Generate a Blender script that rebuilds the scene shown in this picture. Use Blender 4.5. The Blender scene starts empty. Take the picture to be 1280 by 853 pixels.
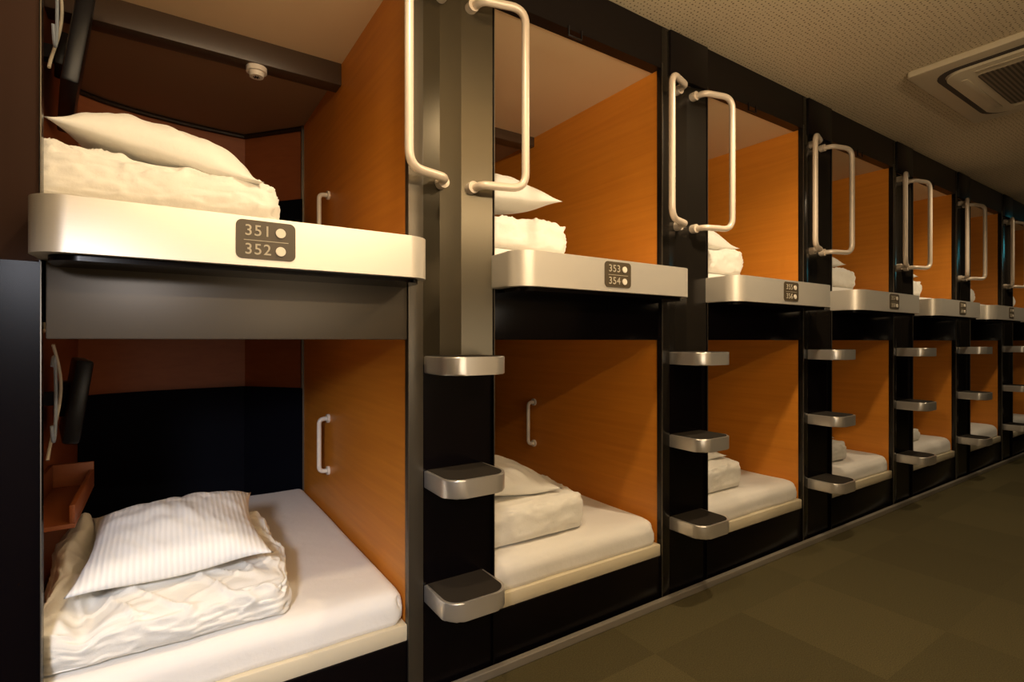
import bpy, bmesh, math, random
from mathutils import Vector, noise, Matrix
random.seed(7)
PI = math.pi
scn = bpy.context.scene
COL = scn.collection
H = 1.07          # camera height
D = 1.455         # camera distance from the capsule fronts (plane y = 0)
CEIL = 2.36
P = 1.10          # capsule pitch

# ------------------------------------------------------------ materials
def mat(name, color=(.5,.5,.5), rough=.5, metal=0.0, spec=.5, build=None, coat=0):
    m = bpy.data.materials.new(name); m.use_nodes = True
    nt = m.node_tree; b = nt.nodes['Principled BSDF']
    b.inputs['Base Color'].default_value = (*color, 1)
    b.inputs['Roughness'].default_value = rough
    b.inputs['Metallic'].default_value = metal
    b.inputs['Specular IOR Level'].default_value = spec
    b.inputs['Coat Weight'].default_value = coat
    if build: build(nt, b)
    return m
def N(nt, t, **kw):
    n = nt.nodes.new(t)
    for k, v in kw.items(): setattr(n, k, v)
    return n
def coords(nt, scale=(1,1,1), rot=(0,0,0)):
    tc = N(nt, 'ShaderNodeTexCoord'); mp = N(nt, 'ShaderNodeMapping')
    geo = N(nt, 'ShaderNodeNewGeometry')
    nt.links.new(geo.outputs['Position'], mp.inputs['Vector'])
    mp.inputs['Scale'].default_value = scale; mp.inputs['Rotation'].default_value = rot
    return mp.outputs['Vector']
def ramp(nt, fac, stops):
    r = N(nt, 'ShaderNodeValToRGB'); e = r.color_ramp.elements
    e[0].position, e[0].color = stops[0][0], (*stops[0][1], 1)
    e[1].position, e[1].color = stops[-1][0], (*stops[-1][1], 1)
    for p, c in stops[1:-1]:
        x = e.new(p); x.color = (*c, 1)
    nt.links.new(fac, r.inputs['Fac']); return r.outputs['Color']
def bump(nt, b, h, strength=.2, dist=.01):
    bp = N(nt, 'ShaderNodeBump'); bp.inputs['Strength'].default_value = strength
    bp.inputs['Distance'].default_value = dist
    nt.links.new(h, bp.inputs['Height']); nt.links.new(bp.outputs['Normal'], b.inputs['Normal'])

def b_wood(c0, c1):
    def f(nt, b):
        v = coords(nt, (9, 1.3, 30))
        n = N(nt, 'ShaderNodeTexNoise'); n.inputs['Scale'].default_value = 1.6
        n.inputs['Detail'].default_value = 5; n.inputs['Distortion'].default_value = .4
        nt.links.new(v, n.inputs['Vector'])
        c = ramp(nt, n.outputs['Fac'], [(.25, c0), (.75, c1)])
        nt.links.new(c, b.inputs['Base Color'])
    return f
def b_cloth(scale=1.0):
    def f(nt, b):
        v = coords(nt)
        n = N(nt, 'ShaderNodeTexNoise'); n.inputs['Scale'].default_value = 9*scale
        n.inputs['Detail'].default_value = 6; n.inputs['Roughness'].default_value = .55
        nt.links.new(v, n.inputs['Vector'])
        bump(nt, b, n.outputs['Fac'], .35, .02)
        b.inputs['Sheen Weight'].default_value = .15
    return f
def b_stripe(nt, b):
    tc = N(nt, 'ShaderNodeTexCoord')
    w = N(nt, 'ShaderNodeTexWave'); w.wave_type = 'BANDS'; w.bands_direction = 'X'
    w.inputs['Scale'].default_value = 24; w.inputs['Distortion'].default_value = .5
    w.inputs['Detail'].default_value = 1
    nt.links.new(tc.outputs['Object'], w.inputs['Vector'])
    bump(nt, b, w.outputs['Fac'], .35, .003)
    c = ramp(nt, w.outputs['Fac'], [(.2, (.77,.76,.73)), (.8, (.84,.83,.80))])
    nt.links.new(c, b.inputs['Base Color'])
def b_ceiling(nt, b):
    v = coords(nt)
    vo = N(nt, 'ShaderNodeTexVoronoi', voronoi_dimensions='2D'); vo.inputs['Scale'].default_value = 55
    vo.inputs['Randomness'].default_value = .35
    nt.links.new(v, vo.inputs['Vector'])
    n = N(nt, 'ShaderNodeTexNoise'); n.inputs['Scale'].default_value = 70
    nt.links.new(v, n.inputs['Vector'])
    s = N(nt, 'ShaderNodeMath', operation='MULTIPLY'); s.inputs[1].default_value = .33
    nt.links.new(n.outputs['Fac'], s.inputs[0])
    lt = N(nt, 'ShaderNodeMath', operation='GREATER_THAN')
    nt.links.new(vo.outputs['Distance'], lt.inputs[0]); nt.links.new(s.outputs[0], lt.inputs[1])
    c = ramp(nt, lt.outputs[0], [(0, (.15,.10,.055)), (1, (.62,.51,.34))])
    nt.links.new(c, b.inputs['Base Color'])
    bump(nt, b, lt.outputs[0], .5, .004)
def b_carpet(nt, b):
    v = coords(nt, (2, 2, 0))
    mp = N(nt, 'ShaderNodeVectorMath', operation='ADD'); mp.inputs[1].default_value = (.19, .46, 0)
    nt.links.new(v, mp.inputs[0])
    fl = N(nt, 'ShaderNodeVectorMath', operation='FLOOR'); nt.links.new(mp.outputs[0], fl.inputs[0])
    wn = N(nt, 'ShaderNodeTexWhiteNoise', noise_dimensions='2D'); nt.links.new(fl.outputs[0], wn.inputs['Vector'])
    v2 = coords(nt)
    n = N(nt, 'ShaderNodeTexNoise'); n.inputs['Scale'].default_value = 260; n.inputs['Detail'].default_value = 3
    nt.links.new(v2, n.inputs['Vector'])
    c1 = ramp(nt, wn.outputs['Value'], [(0, (.076,.062,.028)), (.5, (.086,.071,.032)), (1, (.098,.08,.036))])
    c2 = ramp(nt, n.outputs['Fac'], [(.3, (.7,.7,.7)), (.7, (1.15,1.15,1.15))])
    mx = N(nt, 'ShaderNodeMix', data_type='RGBA', blend_type='MULTIPLY'); mx.inputs['Factor'].default_value = 1
    nt.links.new(c1, mx.inputs['A']); nt.links.new(c2, mx.inputs['B'])
    nt.links.new(mx.outputs['Result'], b.inputs['Base Color'])
    bump(nt, b, n.outputs['Fac'], .4, .004)
def b_brushed(nt, b):
    v = coords(nt, (1.5, 60, 220))
    n = N(nt, 'ShaderNodeTexNoise'); n.inputs['Scale'].default_value = 1.0; n.inputs['Detail'].default_value = 3
    nt.links.new(v, n.inputs['Vector'])
    bump(nt, b, n.outputs['Fac'], .04, .002)
def b_grille(nt, b):
    v = coords(nt, (1, 1, 1))
    w = N(nt, 'ShaderNodeTexWave'); w.bands_direction = 'Y'; w.inputs['Scale'].default_value = 18
    nt.links.new(v, w.inputs['Vector'])
    c = ramp(nt, w.outputs['Fac'], [(.35, (.05,.035,.02)), (.7, (.17,.13,.085))])
    nt.links.new(c, b.inputs['Base Color'])
def b_oppo(nt, b):
    v = coords(nt, (3, 3, 1))
    n = N(nt, 'ShaderNodeTexNoise'); n.inputs['Scale'].default_value = 2
    nt.links.new(v, n.inputs['Vector'])
    c = ramp(nt, n.outputs['Fac'], [(.3, (.38,.32,.22)), (.7, (.44,.37,.26))])
    nt.links.new(c, b.inputs['Base Color'])

M = dict(
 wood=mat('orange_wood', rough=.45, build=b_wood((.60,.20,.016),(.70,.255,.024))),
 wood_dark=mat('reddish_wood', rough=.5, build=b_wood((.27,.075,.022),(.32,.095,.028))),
 cap_ceiling=mat('beige_vinyl', (.72,.53,.31), .5),
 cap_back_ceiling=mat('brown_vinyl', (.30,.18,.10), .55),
 beam=mat('dark_beam', (.055,.032,.018), .4),
 navy=mat('navy_padding', (.0015,.0017,.005), .8, 0, .12),
 panel=mat('dark_bronze_panel', (.085,.07,.045), .28, .75),
 post=mat('grey_bronze_post', (.085,.07,.05), .34, .5),
 fascia=mat('bronze_fascia', (.10,.08,.057), .4, .5),
 black=mat('black_gloss', (.003,.002,.0025), .2, 0, .16),
 header=mat('black_header', (.006,.004,.004), .3, 0, .2),
 edge=mat('aluminium_edge', (.15,.13,.10), .4, .8),
 rail=mat('brushed_aluminium', (.84,.78,.68), .38, .55, build=b_brushed),
 step=mat('brushed_step', (.70,.66,.60), .30, .75, build=b_brushed),
 tread=mat('grey_tread_pad', (.028,.023,.018), .85, 0, .08),
 handle=mat('satin_handle', (.68,.57,.45), .34, .15),
 white_plastic=mat('white_plastic', (.75,.68,.58), .35),
 plate=mat('bronze_number_plate', (.085,.062,.034), .45),
 digits=mat('pale_digits', (.50,.44,.33), .5),
 dot=mat('cream_dot', (.85,.76,.62), .4),
 sill=mat('cream_sill', (.66,.58,.42), .4),
 skirting=mat('grey_skirting', (.20,.175,.14), .45),
 linen=mat('white_linen', (.80,.77,.70), .85, build=b_cloth()),
 sheet=mat('white_sheet', (.80,.77,.72), .85, build=b_cloth(.6)),
 stripe=mat('striped_linen', (.80,.79,.75), .85, build=b_stripe),
 ceiling=mat('perforated_ceiling', rough=.8, build=b_ceiling),
 carpet=mat('carpet_tiles', rough=.95, spec=.1, build=b_carpet),
 ac=mat('cream_ac_plastic', (.55,.47,.33), .45),
 slot=mat('dark_slot', (.03,.02,.015), .6),
 grille=mat('ac_grille', rough=.6, build=b_grille),
 oppo=mat('tan_wall', rough=.5, build=b_oppo),
 dwall=mat('dark_wall', (.02,.016,.013), .4),
 tvblack=mat('black_plastic', (.006,.0055,.007), .35, 0, .3),
 cable_w=mat('pale_cable', (.55,.50,.38), .5),
 cable_b=mat('blue_grey_cable', (.30,.36,.42), .4),
)

# ------------------------------------------------------------ mesh helpers
class MB:
    def __init__(s): s.bm = bmesh.new()
    def box(s, x0,x1,y0,y1,z0,z1, bev=0, seg=2, rot=None):
        r = bmesh.ops.create_cube(s.bm, size=1)
        vs = r['verts']
        for v in vs:
            v.co = Vector(((x0+x1)/2+v.co.x*(x1-x0), (y0+y1)/2+v.co.y*(y1-y0), (z0+z1)/2+v.co.z*(z1-z0)))
        if rot:
            c = Vector(((x0+x1)/2,(y0+y1)/2,(z0+z1)/2))
            bmesh.ops.rotate(s.bm, cent=c, matrix=rot, verts=vs)
        if bev:
            es = list({e for v in vs for e in v.link_edges})
            bmesh.ops.bevel(s.bm, geom=es, offset=bev, segments=seg, affect='EDGES', profile=.5)
        return s
    def prism(s, pts, z0, z1, axis='z', bev=0, seg=3):
        """closed outline pts [(a,b)] extruded between z0 and z1."""
        def mk(a,b,c):
            return {'z':(a,b,c),'y':(a,c,b),'x':(c,a,b)}[axis]
        lo = [s.bm.verts.new(mk(a,b,z0)) for a,b in pts]
        hi = [s.bm.verts.new(mk(a,b,z1)) for a,b in pts]
        n = len(pts); fs = []
        fs.append(s.bm.faces.new(lo[::-1])); fs.append(s.bm.faces.new(hi))
        for i in range(n):
            s.bm.faces.new((lo[i],lo[(i+1)%n],hi[(i+1)%n],hi[i]))
        if bev:
            es = [e for f in fs for e in f.edges]
            bmesh.ops.bevel(s.bm, geom=es, offset=bev, segments=seg, affect='EDGES', profile=.5)
        return s
    def tube(s, pts, r, n=12, closed=False):
        pts = [Vector(p) for p in pts]; m = len(pts); rings = []
        up = None
        for i,p in enumerate(pts):
            if closed: t = (pts[(i+1)%m]-pts[i-1]).normalized()
            else: t = (pts[min(i+1,m-1)]-pts[max(i-1,0)]).normalized()
            if up is None:
                up = Vector((0,0,1)) if abs(t.z) < .9 else Vector((1,0,0))
            up = (up - t*up.dot(t)).normalized(); sd = t.cross(up)
            rings.append([s.bm.verts.new(p + (math.cos(2*PI*k/n)*up + math.sin(2*PI*k/n)*sd)*r) for k in range(n)])
        for i in range(m if closed else m-1):
            a, b = rings[i], rings[(i+1)%m]
            for k in range(n): s.bm.faces.new((a[k],a[(k+1)%n],b[(k+1)%n],b[k]))
        if not closed:
            s.bm.faces.new(rings[0][::-1]); s.bm.faces.new(rings[-1])
        return s
    def disc(s, c, r, h, axis='y', n=24, r2=None):
        r2 = r if r2 is None else r2
        rot = {'z':Matrix(), 'y':Matrix.Rotation(PI/2,4,'X'), 'x':Matrix.Rotation(PI/2,4,'Y')}[axis]
        bmesh.ops.create_cone(s.bm, cap_ends=True, segments=n, radius1=r, radius2=r2, depth=h,
                              matrix=Matrix.Translation(Vector(c)) @ rot)
        return s
    def build(s, name, m, parent=None, smooth=True, loc=None, rot=None):
        bmesh.ops.recalc_face_normals(s.bm, faces=s.bm.faces)
        me = bpy.data.meshes.new(name); s.bm.to_mesh(me); s.bm.free()
        me.materials.append(m)
        if smooth:
            me.shade_smooth()
            try: me.set_sharp_from_angle(angle=math.radians(38))
            except Exception: pass
        o = bpy.data.objects.new(name, me); COL.objects.link(o)
        if parent: o.parent = parent
        if loc: o.location = loc
        if rot: o.rotation_euler = rot
        return o
def thing(name, loc, label, cat, group=None):
    o = bpy.data.objects.new(name, None); COL.objects.link(o); o.location = loc
    o.empty_display_size = .1
    return tag(o, label, cat, group)
def tag(o, label, cat, group=None):
    o['label'] = label; o['category'] = cat
    if group: o['group'] = group
    return o
def structure(o): o['kind'] = 'structure'; return o
def copy_tree(o, parent=None):
    c = o.copy(); COL.objects.link(c)
    if parent: c.parent = parent
    for ch in list(o.children): copy_tree(ch, c)
    return c

def fillet(pts, r, n=7):
    """round the corners of an open 3-D polyline."""
    pts = [Vector(p) for p in pts]; out = [pts[0]]
    for i in range(1, len(pts)-1):
        a, b, c = pts[i-1], pts[i], pts[i+1]
        rr = r[i-1] if isinstance(r, (list,tuple)) else r
        d1 = (a-b).normalized(); d2 = (c-b).normalized()
        p0 = b + d1*rr; p1 = b + d2*rr
        for k in range(n+1):
            t = k/n; out.append((1-t)**2*p0 + 2*t*(1-t)*b + t*t*p1)
    out.append(pts[-1]); return out
def dshape(x0, x1, p, r, n=8, back=0.0):
    """plan outline attached at y=back, protruding to y=-p, two rounded front corners."""
    pts = [(x1, back)]
    for k in range(n+1):
        a = -k/n*PI/2
        pts.append((x1-r+r*math.cos(a), -p+r+r*math.sin(a)))
    for k in range(n+1):
        a = -PI/2 - k/n*PI/2
        pts.append((x0+r+r*math.cos(a), -p+r+r*math.sin(a)))
    pts.append((x0, back)); return pts
def rrect(x0,x1,y0,y1,r,n=6):
    pts=[]
    for cx,cy,a0 in ((x1-r,y1-r,0),(x0+r,y1-r,PI/2),(x0+r,y0+r,PI),(x1-r,y0+r,1.5*PI)):
        for k in range(n+1):
            a=a0+k/n*PI/2; pts.append((cx+r*math.cos(a),cy+r*math.sin(a)))
    return pts
def ring_band(mb, outer, inner, z0, z1):
    n=len(outer); bm=mb.bm
    O0=[bm.verts.new((a,b,z0)) for a,b in outer]; I0=[bm.verts.new((a,b,z0)) for a,b in inner]
    O1=[bm.verts.new((a,b,z1)) for a,b in outer]; I1=[bm.verts.new((a,b,z1)) for a,b in inner]
    for i in range(n):
        j=(i+1)%n
        bm.faces.new((O0[i],O0[j],I0[j],I0[i])); bm.faces.new((O1[i],I1[i],I1[j],O1[j]))
        bm.faces.new((O0[i],O1[i],O1[j],O0[j])); bm.faces.new((I0[i],I0[j],I1[j],I1[i]))

# ------------------------------------------------------------ levels (local to a capsule module, module k is shifted k*P)
XL, XR = -0.20, 0.606       # opening at the front
WR, WL = 0.606, -0.30       # inner faces of side walls
LOW0, LOW1 = 0.195, 1.066
FAS1 = 1.30
UP1 = 2.185
MAT_L, MAT_U = 0.335, 1.385 # mattress tops
BACK = [(WR,1.38),(.373,1.67),(.28,1.668),(.18,1.660),(.07,1.645),(-.04,1.622),(-.14,1.592),(-.22,1.558),(WL,1.50)]

def inner_wall_outline(off=0, th=.02):
    inn = [(x, y-off) for x,y in BACK]
    out = [(x, y+th) for x,y in BACK][::-1]
    return inn+out

def grab_bar(parent, xw, y, z0, z1, m):
    mb = MB()
    mb.tube(fillet([(xw+.004,y,z0),(xw-.042,y,z0),(xw-.042,y,z1),(xw+.004,y,z1)], .022), .0095)
    mb.disc((xw-.004,y,z0), .019, .012, 'x'); mb.disc((xw-.004,y,z1), .019, .012, 'x')
    return mb.build('grab_bar', m, parent)

def make_upper(k):
    n1 = 351+2*k
    ordn = ['nearest','second','third','fourth','fifth','sixth','seventh'][k]
    lab = {0:'upper wood-lined sleeping capsule whose pale rail carries plate 351 over 352',
           1:'upper wood-lined sleeping capsule whose aluminium rail carries plate 353 over 354'}.get(k,
           'upper wood-lined sleeping capsule with aluminium rail, %s from the left' % ordn)
    t = thing('sleeping_capsule', (k*P,0,0), lab, 'capsule', 'upper sleeping capsules')
    MB().box(WR, WR+.016, .022, 1.385, FAS1, 2.198).build('side_wall', M['wood'], t)
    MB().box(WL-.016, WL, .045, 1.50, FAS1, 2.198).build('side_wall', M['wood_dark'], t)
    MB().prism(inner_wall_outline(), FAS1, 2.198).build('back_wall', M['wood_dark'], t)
    pn = [(x*(.98), y-.03) for x,y in BACK]; po = [(x, y-.004) for x,y in BACK][::-1]
    MB().prism(pn+po, FAS1, 1.79).build('back_padding', M['navy'], t)
    by = .69 if k==0 else .88
    MB().box(WL, WR, .03, by+.01, 2.187, 2.199).build('ceiling_panel', M['cap_ceiling'], t)
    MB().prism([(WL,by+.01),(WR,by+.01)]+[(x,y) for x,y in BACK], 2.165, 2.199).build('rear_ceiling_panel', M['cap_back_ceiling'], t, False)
    MB().box(WL, WR, by, by+.08, 2.10 if k==0 else 2.135, 2.192, .004).build('ceiling_beam', M['beam'], t)
    MB().box(WR-.012, WR, 1.36, 1.375, FAS1, 2.17).build('corner_trim', M['edge'], t)
    mb = MB()
    for i in range(3): mb.tube([(x, y-.012, 2.155) for x,y in BACK], .012, 8)
    mb.build('cove_strip', M['beam'], t)
    MB().box(WL, WR, .03, 1.37, FAS1-.02, FAS1+.002).build('bed_base', M['sill'], t)
    # header above the opening
    h = MB().box(-.205, .602, -.004, .045, UP1-.0, CEIL-.002).build('header', M['header'], t)
    # small latch loop under the header
    mb = MB(); mb.tube([(.11,-.006,UP1+.01),(.11,-.006,UP1-.024),(.17,-.006,UP1-.024),(.17,-.006,UP1+.01)], .004, 8)
    mb.build('blind_catch', M['tvblack'], t)
    # fascia under the rail and the rail itself
    MB().box(-.20, .60, -.003, .03, LOW1+.008, FAS1, .003).build('fascia', M['fascia'] if k==0 else M['black'], t)  # after the first module, black puts the dark reflections into the colour
    MB().prism(dshape(-.212, .61, .16, .065, 10), 1.238, 1.347, bev=.006).build('front_rail', M['rail'], t)
    MB().prism(dshape(-.185, .592, .14, .055, 10), 1.226, 1.2385).build('rail_underside', M['black'], t)
    # number plate with digits and dots
    px, pz, y = .198, 1.296, -.16
    pl = MB().prism(rrect(px-.0615,px+.0615,pz-.043,pz+.043,.013), y-.0025, y+.002, 'y').build('number_plate', M['plate'], t)
    for q,(num,dz) in enumerate(((n1,.019),(n1+1,-.0225))):
        cu = bpy.data.curves.new('digits','FONT'); cu.body = str(num); cu.size=.034; cu.extrude=.0006
        cu.align_x='LEFT'; cu.align_y='CENTER'; cu.space_character=1.12; cu.offset=.0002
        to = bpy.data.objects.new('tmp', cu); COL.objects.link(to)
        dg = bpy.context.evaluated_depsgraph_get()
        me = bpy.data.meshes.new_from_object(to.evaluated_get(dg))
        bpy.data.objects.remove(to)
        me.transform(Matrix.Translation((px-.045, y-.003, pz+dz)) @ Matrix.Rotation(PI/2,4,'X'))
        me.materials.clear(); me.materials.append(M['digits'])
        o = bpy.data.objects.new('room_number', me); COL.objects.link(o); o.parent = pl
        MB().disc((px+.0295, y-.0035, pz+dz), .0106, .004).build('indicator_dot', M['dot'], pl)
    MB().box(px-.046, px+.046, y-.0032, y-.002, pz-.0025, pz-.001).build('divider_line', M['digits'], pl)
    grab_bar(t, WR, .88, 1.47, 1.70, M['white_plastic'])
    return t

def make_lower(k):
    ordn = ['nearest','second','third','fourth','fifth','sixth','seventh'][k]
    lab = {0:'lower wood-lined sleeping capsule with dark padded rear, below rail plate 351 over 352',
           1:'lower orange wood-lined sleeping capsule below rail plate 353 over 354'}.get(k,
           'lower orange wood-lined sleeping capsule at floor level, %s from the left' % ordn)
    t = thing('sleeping_capsule', (k*P,0,0), lab, 'capsule', 'lower sleeping capsules')
    MB().box(WR, WR+.016, .022, 1.385, LOW0, 1.10).build('side_wall', M['wood'], t)
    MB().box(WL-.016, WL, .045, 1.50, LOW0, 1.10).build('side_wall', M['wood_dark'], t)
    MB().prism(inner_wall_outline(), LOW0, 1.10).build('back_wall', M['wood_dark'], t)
    pn = [(x*(.98), y-.03) for x,y in BACK]; po = [(x, y-.004) for x,y in BACK][::-1]
    MB().prism(pn+po, LOW0, .83).build('back_padding', M['navy'], t)
    MB().prism([(WL,.03),(WR,.03)]+[(x,y) for x,y in BACK], 1.095, 1.11).build('ceiling_panel', M['cap_ceiling'], t, False)
    MB().box(WR-.012, WR, 1.36, 1.375, LOW0, 1.095).build('corner_trim', M['edge'], t)
    MB().box(WL, WR, .03, 1.37, LOW0-.02, .215).build('bed_base', M['sill'], t)
    MB().box(-.205, .602, .0, .05, .190, .238, .004).build('sill', M['sill'], t)
    MB().box(-.205, .602, -.002, .03, .002, .190, .002).build('base_panel', M['black'], t)
    grab_bar(t, WR, .88, .51, .735, M['white_plastic'])
    return t

def make_column(j):
    ordc = {-1:'half-seen dark column at the left edge of the row, beside the 351 capsule',
            0:'dark bronze ladder column between the 351 and 353 capsules',
            1:'black ladder column at the right of the 353 capsule'}.get(j,
            'black ladder column with steps and grab handles, %s from the left' % {2:'third',3:'fourth',4:'fifth',5:'sixth',6:'seventh'}.get(j,''))
    t = thing('ladder_column', (j*P,0,0), ordc, 'ladder', 'ladder columns between the capsules')
    MB().box(.602, .65, -.006, .02, .002, CEIL-.002, .002).build('post', (M['brown'] if j<0 else M['post']) if j<1 else M['dim_panel'], t)
    MB().box(.6015, .604, -.009, -.005, .01, UP1+.02).build('edge_highlight', M['edge'], t)  # thin pale strips here and below stand for highlights along the column edges
    MB().box(.893, .895, -.013, -.009, .20, UP1).build('edge_highlight', M['edge'], t)
    MB().box(.891, .895, -.010, .012, .01, UP1).build('inner_jamb', M['black'], t)
    # faceted upper panel
    z0, z1 = (1.0 if j>=0 else 1.235), 2.17  # left column: brown above and black below imitate a fading reflection
    f = [(.65,0),(.715,.018),(.79,.018),(.891,-.006)]
    MB().prism(f+[(.891,.01),(.80,.04),(.65,.04)], z0, z1).build('upper_panel', (M['brown'] if j<0 else M['panel']) if j<1 else M['dim_panel'], t, False)
    MB().box(.65, .895, -.012, .015, z1, CEIL-.002, .002).build('top_panel', M['header'], t)
    MB().box(.65, .891, .0, .012, .002, z0).build('lower_panel', M['black'], t)
    if j >= 0:
        for zt in (1.025, .682, .34):
            s = MB().prism(dshape(.655, .86, .165, .055, 9, 0), zt-.052, zt, bev=.004).build('step', M['step'], t)
            MB().prism(dshape(.664, .851, .156, .047, 9, -.002), zt-.002, zt+.0015).build('tread_pad', M['tread'], s)
        zt, zb = 2.128, 1.555
        for xo, xi, nm in ((.573,.715,0),(.968,.82,1)):
            mb = MB()
            sgn = 1 if xi > xo else -1
            path = fillet([(xi, .02, zb), (xi-sgn*.012, -.045, zb), (xo, -.082, zb), (xo, -.082, zt), (xi-sgn*.012, -.045, zt), (xi, .02, zt)],
                          [.02, .05, .05, .02])
            mb.tube(path, .0129, 14)
            h = mb.build('grab_handle', M['handle'], t)
            for z in (zb, zt):
                MB().disc((xi, .002, z), .019, .026, 'y').build('mounting_boss', M['handle'], h)
    return t
M['brown'] = mat('reflected_brown_panel', (.10,.055,.04), .3, .6)  # left column only; brown tint stands for a warm reflection
M['dim_panel'] = mat('dim_bronze_panel', (.016,.013,.010), .2, .3, .4)  # darker copy of the panel; dark reflections of far columns put into colour

# ------------------------------------------------------------ soft goods
def nz(x,y,z,s,seed): return noise.noise(Vector((x*s+seed*3.7, y*s+seed*1.3, z*s-seed)))
def mattress(k, z0, z1, label):
    L, W, T = WR-WL-.010, 1.335, z1-z0
    def fn(u,v,w):
        def den(t): return math.copysign(1-(1-abs(t))**1.6, t)
        u, v = den(u), den(v)
        q = rounded((u*L/2, v*W/2, w*T/2), (L/2,W/2,T/2), min(.038,T*.45), .035)
        x, y, z = q.x+L/2, q.y+W/2, q.z+T/2
        if w > -.5: z += nz(x,y,0,3,k+z0)*.006*(z/T) - (.010*max(0,(abs(v)-.9)/.1) if v < 0 else 0)
        if v < -.9: y += nz(x,0,z,7,k)*.006
        return (x, y, z)
    o = blob(50, 60, 10, fn, 'mattress', M['sheet'])
    o.location = (k*P+WL+.005, .014, z0)
    return tag(o, label, 'mattress')
def blob(nx, ny, nzv, fn, name, m):
    """closed box-topology surface; fn(u,v,w) with u,v,w in [-1,1] on the cube surface -> point"""
    bm = bmesh.new(); idx = {}
    def V(i,j,k):
        key=(i,j,k)
        if key not in idx:
            idx[key]=bm.verts.new(fn(2*i/nx-1, 2*j/ny-1, 2*k/nzv-1))
        return idx[key]
    for i in range(nx):
        for j in range(ny):
            for k in (0,nzv): bm.faces.new((V(i,j,k),V(i+1,j,k),V(i+1,j+1,k),V(i,j+1,k)))
    for i in range(nx):
        for k in range(nzv):
            for j in (0,ny): bm.faces.new((V(i,j,k),V(i+1,j,k),V(i+1,j,k+1),V(i,j,k+1)))
    for j in range(ny):
        for k in range(nzv):
            for i in (0,nx): bm.faces.new((V(i,j,k),V(i,j+1,k),V(i,j+1,k+1),V(i,j,k+1)))
    bmesh.ops.recalc_face_normals(bm, faces=bm.faces)
    me = bpy.data.meshes.new(name); bm.to_mesh(me); bm.free(); me.materials.append(m); me.shade_smooth()
    o = bpy.data.objects.new(name, me); COL.objects.link(o); return o
def sgnpow(a,p): return math.copysign(abs(a)**p, a)
def rounded(p, h, r, rp=None):
    """project a point of a box surface (half sizes h) on a box with rounded edges r and plan corners rp"""
    x, y, z = p
    if rp:
        ix = max(-(h[0]-rp), min(h[0]-rp, x)); iy = max(-(h[1]-rp), min(h[1]-rp, y))
        dx, dy = x-ix, y-iy
        if dx and dy:
            m = max(abs(dx), abs(dy)); l = math.hypot(dx, dy); k_ = m/l
            x, y = ix+dx*k_, iy+dy*k_
    q = Vector((x,y,z))
    # distance to the side, measured in plan
    i = Vector([max(-(h[a]-r), min(h[a]-r, q[a])) for a in range(3)])
    d = q-i
    if d.length > 1e-6 and (abs(d.z) > 1e-6):
        m = max(abs(d.x), abs(d.y), abs(d.z)); q = i + d.normalized()*m
    return q
def duvet(loc, L, W, hfun, seed, layers=1, rot=0, name='folded_duvet', crump=1.0, res=(64,56,14), m='linen'):
    """folded duvet: base corner at loc, L along x, W along y, hfun(u,v) height"""
    hm = hfun(.5,.5)
    def fn(u,v,w):
        def den(t): return math.copysign(1-(1-abs(t))**1.25, t)
        u, v = den(u), den(v)
        r = min(.042, hm*.40)
        q = rounded((u*L/2, v*W/2, w*hm/2), (L/2,W/2,hm/2), r, .06)
        x, y = q.x+L/2, q.y+W/2
        zz = (q.z+hm/2)/hm
        z = zz*hfun((u+1)/2,(v+1)/2)
        side = max(abs(u), abs(v)) > .93
        if side and layers > 1:
            g = (1-abs(math.sin(zz*PI*layers)))**4*.010
            if abs(u) > .93: x -= math.copysign(g, u)
            if abs(v) > .93: y -= math.copysign(g, v)
        c = crump
        x += c*(nz(x,y,z*2,6,seed)*.016 + nz(x,y,z,16,seed+1)*.006)*(.35+zz)
        y += c*(nz(x,y,z*2,6,seed+5)*.012 + nz(x,y,z,16,seed+6)*.005)*(.35+zz)
        rid = abs(nz(x*1.5+y*.9, y*.5-x*.3, zz*.6, 8, seed+2))
        rid2 = abs(nz(x*.7-y*1.1, y*.4+x*.2, zz*.8, 13, seed+4))
        wr = max(0, 1-rid*4.5)**1.5*.009 + max(0, 1-rid2*5)**1.5*.005
        z += c*zz*(nz(x,y,0,5,seed+9)*.016 + wr)
        if abs(v) > .9 and zz > .05: y -= math.copysign(c*wr*.5, -v)
        if abs(u) > .9 and zz > .05: x -= math.copysign(c*wr*.3, -u)
        return (x, y, z)
    o = blob(*res, fn, name, M[m])
    o.location = loc; o.rotation_euler = (0,0,rot)
    return o
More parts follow.
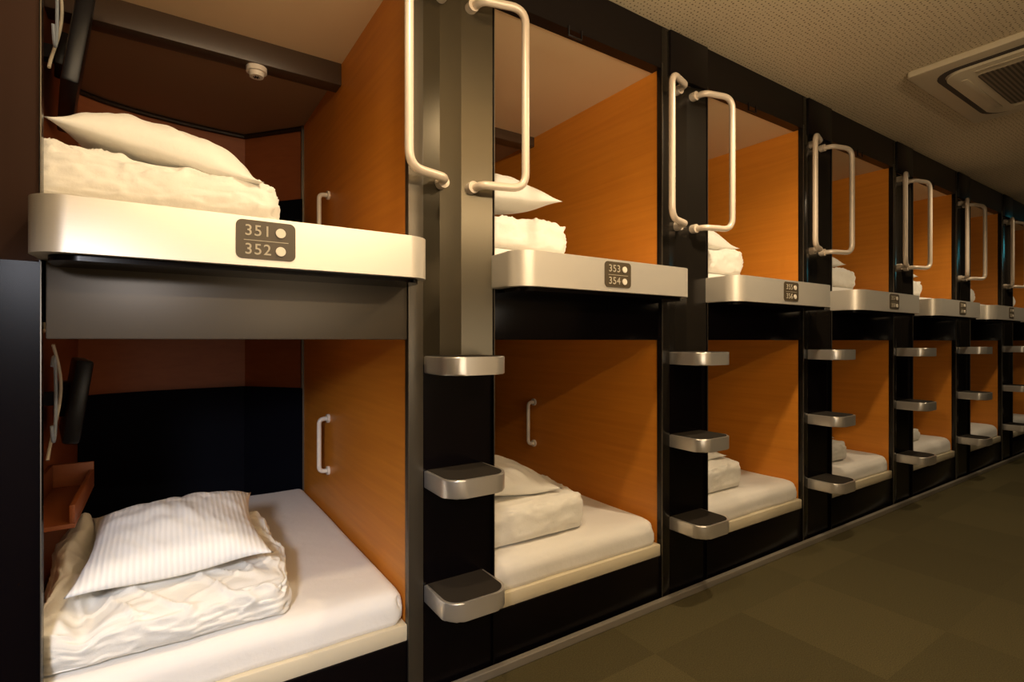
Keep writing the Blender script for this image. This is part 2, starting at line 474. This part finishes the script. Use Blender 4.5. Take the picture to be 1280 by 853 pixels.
def pillow(loc, L, W, T, seed, rot=(0,0,0), m='linen', sag=0.0, name='pillow'):
    nx, ny = 56, 40
    bm = bmesh.new(); top=[[None]*(ny+1) for _ in range(nx+1)]; bot=[[None]*(ny+1) for _ in range(nx+1)]
    for i in range(nx+1):
        for j in range(ny+1):
            u, v = 2*i/nx-1, 2*j/ny-1
            pin = 1-.15*(1-abs(u)**2)*abs(v)**6; pin2 = 1-.13*(1-abs(v)**2)*abs(u)**6
            x = u*L/2*pin2; y = v*W/2*pin
            prof = max(0,(1-abs(u)**2.4))**.72 * max(0,(1-abs(v)**2.4))**.72
            t = T*prof
            w = nz(x,y,0,7,seed)*.014*prof**.4 + abs(nz(x*1.6+y,y*.7,1,13,seed+3))*.016*prof**.5
            bend = -sag*(u*u)*.5 + .008*math.sin(u*3+seed)*abs(v)
            b = nz(x,y,3,6,seed)*.008
            e = (i in (0,nx) or j in (0,ny))
            zt = t*.72 + w + bend + b; zb = -t*.28 + bend + b
            top[i][j] = bm.verts.new((x,y,zt if not e else bend+b))
            bot[i][j] = top[i][j] if e else bm.verts.new((x,y,zb))
    for i in range(nx):
        for j in range(ny):
            bm.faces.new((top[i][j],top[i+1][j],top[i+1][j+1],top[i][j+1]))
            bm.faces.new((bot[i][j],bot[i][j+1],bot[i+1][j+1],bot[i+1][j]))
    bmesh.ops.recalc_face_normals(bm, faces=bm.faces)
    me = bpy.data.meshes.new(name); bm.to_mesh(me); bm.free(); me.materials.append(M[m]); me.shade_smooth()
    o = bpy.data.objects.new(name, me); COL.objects.link(o); o.location = loc; o.rotation_euler = rot
    return o

# ------------------------------------------------------------ the row
ORD = ['nearest','second','third','fourth','fifth','sixth','seventh']
def where(level, k):
    if k == 0: return '%s capsule marked 351 and 352' % level
    if k == 1: return '%s capsule marked 353 and 354' % level
    return '%s %s capsule from the left' % (ORD[k], level)
for k in range(7):
    make_upper(k); make_lower(k)
    mattress(k, FAS1+.002, MAT_U, ['white sheeted mattress behind the rail plated 351 and 352, under a long duvet','white sheeted mattress behind the aluminium rail plated 353 and 354'][k] if k<2 else 'white sheeted mattress behind the rail of the '+where('upper',k))
    mattress(k, .215, MAT_L, ['wide white sheeted mattress beneath the striped pillow, nearest at floor level','white sheeted mattress on the cream sill beside the first ladder steps'][k] if k<2 else 'white sheeted mattress on the sill of the '+where('lower',k))
for j in range(-1, 7): make_column(j)

# upper bedding
for k in range(7):
    rr = random.Random(k+3)
    if k == 0:
        d = duvet((-.27,.05,MAT_U), .545, .42, lambda u,v: .105+.015*v+.012*(1-u), 1, 1, 0, crump=1.3, res=(90,60,16))
        p = pillow((.02,.23,1.535), .445, .38, .12, 2, (math.radians(3),math.radians(10),math.radians(-4)))
    else:
        L = [.0,.44,.46,.54,.46,.46,.46][k]
        d = duvet((-.26+k*P,.06,MAT_U), L, .42, lambda u,v: .115+.02*v, 10+k, 1, 0)
        p = pillow((-.055+k*P+(.035 if k>1 else 0),.26,1.595 if k==1 else 1.552), .43, .36, .125, 20+k, (math.radians(4),math.radians(-5 if k==1 else 2),math.radians(3)))
    tag(d, 'white duvet folded behind the rail of the ' + where('upper',k), 'duvet', 'folded duvets in the upper capsules')
    tag(p, 'white pillow lying on the folded duvet of the ' + where('upper',k), 'pillow', 'pillows in the upper capsules')
# lower bedding
def h0(u,v):
    h = .10+.05*v*(1-.3*u)
    h += .075*math.exp(-((u-.07)/.09)**2)*(.12+.9*v)
    h -= .03*math.exp(-((u-.2)/.06)**2)
    return h
d = duvet((-.245,.04,MAT_L), .545, .54, h0, 4, 1, 0, crump=1.2, res=(100,90,20))
tag(d, 'large crumpled white folded duvet in the ' + where('lower',0), 'duvet', 'folded duvets in the lower capsules')
p = pillow((.04,.345,.505), .44, .50, .125, 5, (math.radians(5),math.radians(-1),math.radians(-1)), 'stripe')
tag(p, 'finely striped white pillow on the duvet of the ' + where('lower',0), 'pillow', 'pillows in the lower capsules')
for k in range(1,7):
    L, hh = [0,.57,.52,.53,.56,.50,.50][k], [0,.135,.13,.10,.085,.09,.1][k]
    d = duvet((-.27+k*P,.10,MAT_L), L, .50, (lambda q: lambda u,v: q+.03*v)(hh), 30+k, 1, 0, crump=.8)
    p = pillow((-.02+k*P-.5*(.57-L),.34,.385+hh), .44, .40, .10, 40+k, (math.radians(5),math.radians(3),math.radians(3)))
    tag(d, 'white duvet folded on the mattress of the ' + where('lower',k), 'duvet', 'folded duvets in the lower capsules')
    tag(p, 'white pillow lying on the duvet of the ' + where('lower',k), 'pillow', 'pillows in the lower capsules')
# ------------------------------------------------------------ fittings in the nearest capsules
o = MB().disc((0,0,-.009), .036, .018,'z').disc((0,0,-.026), .024, .018,'z', r2=.027).build('smoke_detector', M['white_plastic'], None, loc=(.30,.73,2.10))
for q in range(3): MB().box(-.012,.012,-.0015,.0015,-.0365,-.034, rot=Matrix.Rotation(q*PI/3,3,'Z')).build('vent_slot', M['tvblack'], o)
tag(o, 'small round white detector on the beam inside the upper capsule marked 351', 'detector')

def monitor(loc, s, label, flip=1):
    t = thing('wall_monitor', loc, label, 'monitor')
    R = Matrix.Rotation(math.radians(8),3,'Z') @ Matrix.Rotation(math.radians(8),3,'Y')
    MB().box(-.02,.02,-.19*s,.19*s,-.13*s,.13*s,.008, rot=R).build('screen_housing', M['tvblack'], t)
    MB().box(-.045,-.02,-.06,.06,-.05,.05,.005, rot=R).box(-.085,-.04,-.02,.02,-.02,.02).build('wall_bracket', M['tvblack'], t)
    c1 = MB().tube([(-.02+.01*math.sin(a*3), -.24+.05*math.sin(a*2.2), .16-.30*a/1.5) for a in [i*.1 for i in range(16)]], .004, 8)
    c1.build('cable', M['cable_w'], t)
    c2 = MB().tube([(-.015, -.27+.035*math.cos(a), .02+.11*math.sin(a)) for a in [i*.25 for i in range(-10,10)]], .004, 8)
    c2.build('cable', M['cable_b'], t)
    return t
monitor((-.215,.62,1.93), 1.25, 'black wall-mounted monitor with hanging cables high in the upper capsule marked 351')
monitor((-.215,.60,.90), .9, 'black wall-mounted monitor with pale cables in the lower capsule marked 351 and 352')
t = thing('side_shelf', (-.30,.58,.585), 'reddish wooden side shelf on the left wall of the lower capsule marked 351 and 352', 'shelf')
MB().box(0,.115,-.27,.20,0,.012,.002).box(0,.012,-.27,.20,.012,.085,.002).box(0,.115,.188,.20,.012,.085,.002).box(.103,.115,-.27,.188,.012,.06,.002).build('shelf_tray', M['wood_dark'], t)

# ------------------------------------------------------------ air conditioner
t = thing('ceiling_air_conditioner', (3.455,-.875,CEIL), 'square cream cassette air conditioner set in the perforated ceiling', 'air conditioner')
a=.475
mb = MB(); mb.prism(rrect(-a,a,-a,a,.02,3), -.028, 0, bev=.004); mb.build('outer_panel', M['ac'], t)
mb = MB(); ring_band(mb, rrect(-.402,.402,-.402,.402,.10,6), rrect(-.374,.374,-.374,.374,.08,6), -.031, -.027); mb.build('air_slot', M['slot'], t)
mb = MB(); mb.prism(rrect(-.37,.37,-.37,.37,.08,6), -.042, -.02, bev=.005); mb.build('centre_panel', M['ac'], t)
mb = MB(); mb.prism(rrect(-.265,.265,-.265,.265,.015,3), -.045, -.04); mb.build('intake_grille', M['grille'], t)
for s,(x0,x1,y0,y1) in enumerate(((-.325,-.30,-.26,.26),(.30,.325,-.26,.26),(-.26,.26,-.325,-.30),(-.26,.26,.30,.325))):
    MB().box(x0,x1,y0,y1,-.0445,-.04,.001).build('louvre_line', M['ac'], t)

# ------------------------------------------------------------ setting
X0, X1, Y0 = -1.6, 8.9, -2.05
structure(MB().box(X0,X1,Y0,1.75,-.04,0).build('floor', M['carpet'], None, False))
structure(MB().box(X0,X1,Y0,1.75,CEIL,CEIL+.04).build('ceiling', M['ceiling'], None, False))
structure(MB().box(X0,2.9,Y0-.04,Y0,0,CEIL).build('wall_front', M['oppo'], None, False))
structure(MB().box(2.9,X1,Y0-.04,Y0,0,CEIL).build('wall_front_far', M['dwall'], None, False))  # far stretch coloured dark so the far columns reflect an unlit wall
structure(MB().box(X0-.04,X0,Y0,1.75,0,CEIL).build('wall_left', M['dwall'], None, False))
structure(MB().box(X1,X1+.04,Y0,1.75,0,CEIL).build('wall_right', M['dwall'], None, False))
structure(MB().box(X0,X1,1.75,1.79,0,CEIL).build('wall_back', M['dwall'], None, False))
structure(MB().box(X0,-.494,-.002,.05,0,CEIL).build('trim_1', M['black'], None, False))
structure(MB().box(7.7,X1,-.002,.05,0,CEIL).build('trim_2', M['black'], None, False))
structure(MB().box(-.49,7.7,-.034,-.0125,0,.028,.003).build('baseboard_capsules', M['skirting'], None, False))

b_em = mat('cyan_glow', (.1,.5,.5), .4)
b_em.node_tree.nodes['Principled BSDF'].inputs['Emission Color'].default_value = (.1,.75,.85,1)
b_em.node_tree.nodes['Principled BSDF'].inputs['Emission Strength'].default_value = 2.5
t = thing('added_light_box', (X1,-.75,CEIL-.121), 'unseen cyan light box added on the far end wall for reflections in the columns', 'sign')  # out of view, added to give the far columns cyan reflections
MB().box(-.05,0,-.22,.22,-.12,.12,.004).build('housing', M['tvblack'], t)
MB().box(-.053,-.049,-.20,.20,-.10,.10).build('lit_face', b_em, t)

# ------------------------------------------------------------ lights
def light(kind, name, loc, energy, color, **kw):
    l = bpy.data.lights.new(name, kind); l.energy = energy; l.color = color
    for k2,v in kw.items(): setattr(l, k2, v)
    o = bpy.data.objects.new(name, l); COL.objects.link(o); o.location = loc; return o
WARM = (1.0, .78, .51)
for i,(x,e) in enumerate(((.45,45),(1.95,68),(4.35,46),(6.2,24))):
    o = light('SPOT', 'downlight', (x,-.66,2.345), e, WARM, spot_size=math.radians(150), spot_blend=.6, shadow_soft_size=.035)
o = light('SPOT', 'near_bed_fill', (-.5,-1.7,1.42), 135, (.92,.92,1.0), spot_size=math.radians(48), spot_blend=.9, shadow_soft_size=.12)  # added cool fill for the nearest lower bed, not a known fixture
o.rotation_euler = (Vector((.12,.35,.30))-o.location).to_track_quat('-Z','Y').to_euler()
o = light('AREA', 'lower_beds_fill', (1.0,-1.9,.95), 8, (1,.86,.66), shape='RECTANGLE', size=1.5, size_y=.6)  # added soft fill, low in the corridor, to brighten the lower beds
o.rotation_euler = Vector((.45,1.0,-.12)).to_track_quat('-Z','Y').to_euler()
o = light('AREA', 'ceiling_fill', (.6,-1.9,1.9), 46, WARM, shape='RECTANGLE', size=1.8, size_y=.15)  # added upward fill to brighten the ceiling; no cove fixture is known
o.rotation_euler = Vector((0,.75,1.0)).to_track_quat('-Z','Y').to_euler()

w = bpy.data.worlds.new('world'); scn.world = w; w.use_nodes = True
w.node_tree.nodes['Background'].inputs['Color'].default_value = (.9,.7,.5,1)
w.node_tree.nodes['Background'].inputs['Strength'].default_value = .02

# ------------------------------------------------------------ camera
cam = bpy.data.cameras.new('camera'); co = bpy.data.objects.new('camera', cam); COL.objects.link(co)
cam.sensor_width = 36; cam.lens = 658/1280*36; cam.clip_start = .02
co.location = (0,-D,H); co.rotation_euler = (PI/2, 0, -math.atan2(.555,.832))
scn.camera = co
scn.view_settings.view_transform = 'Standard'
scn.view_settings.look = 'None'
scn.view_settings.exposure = 0.0
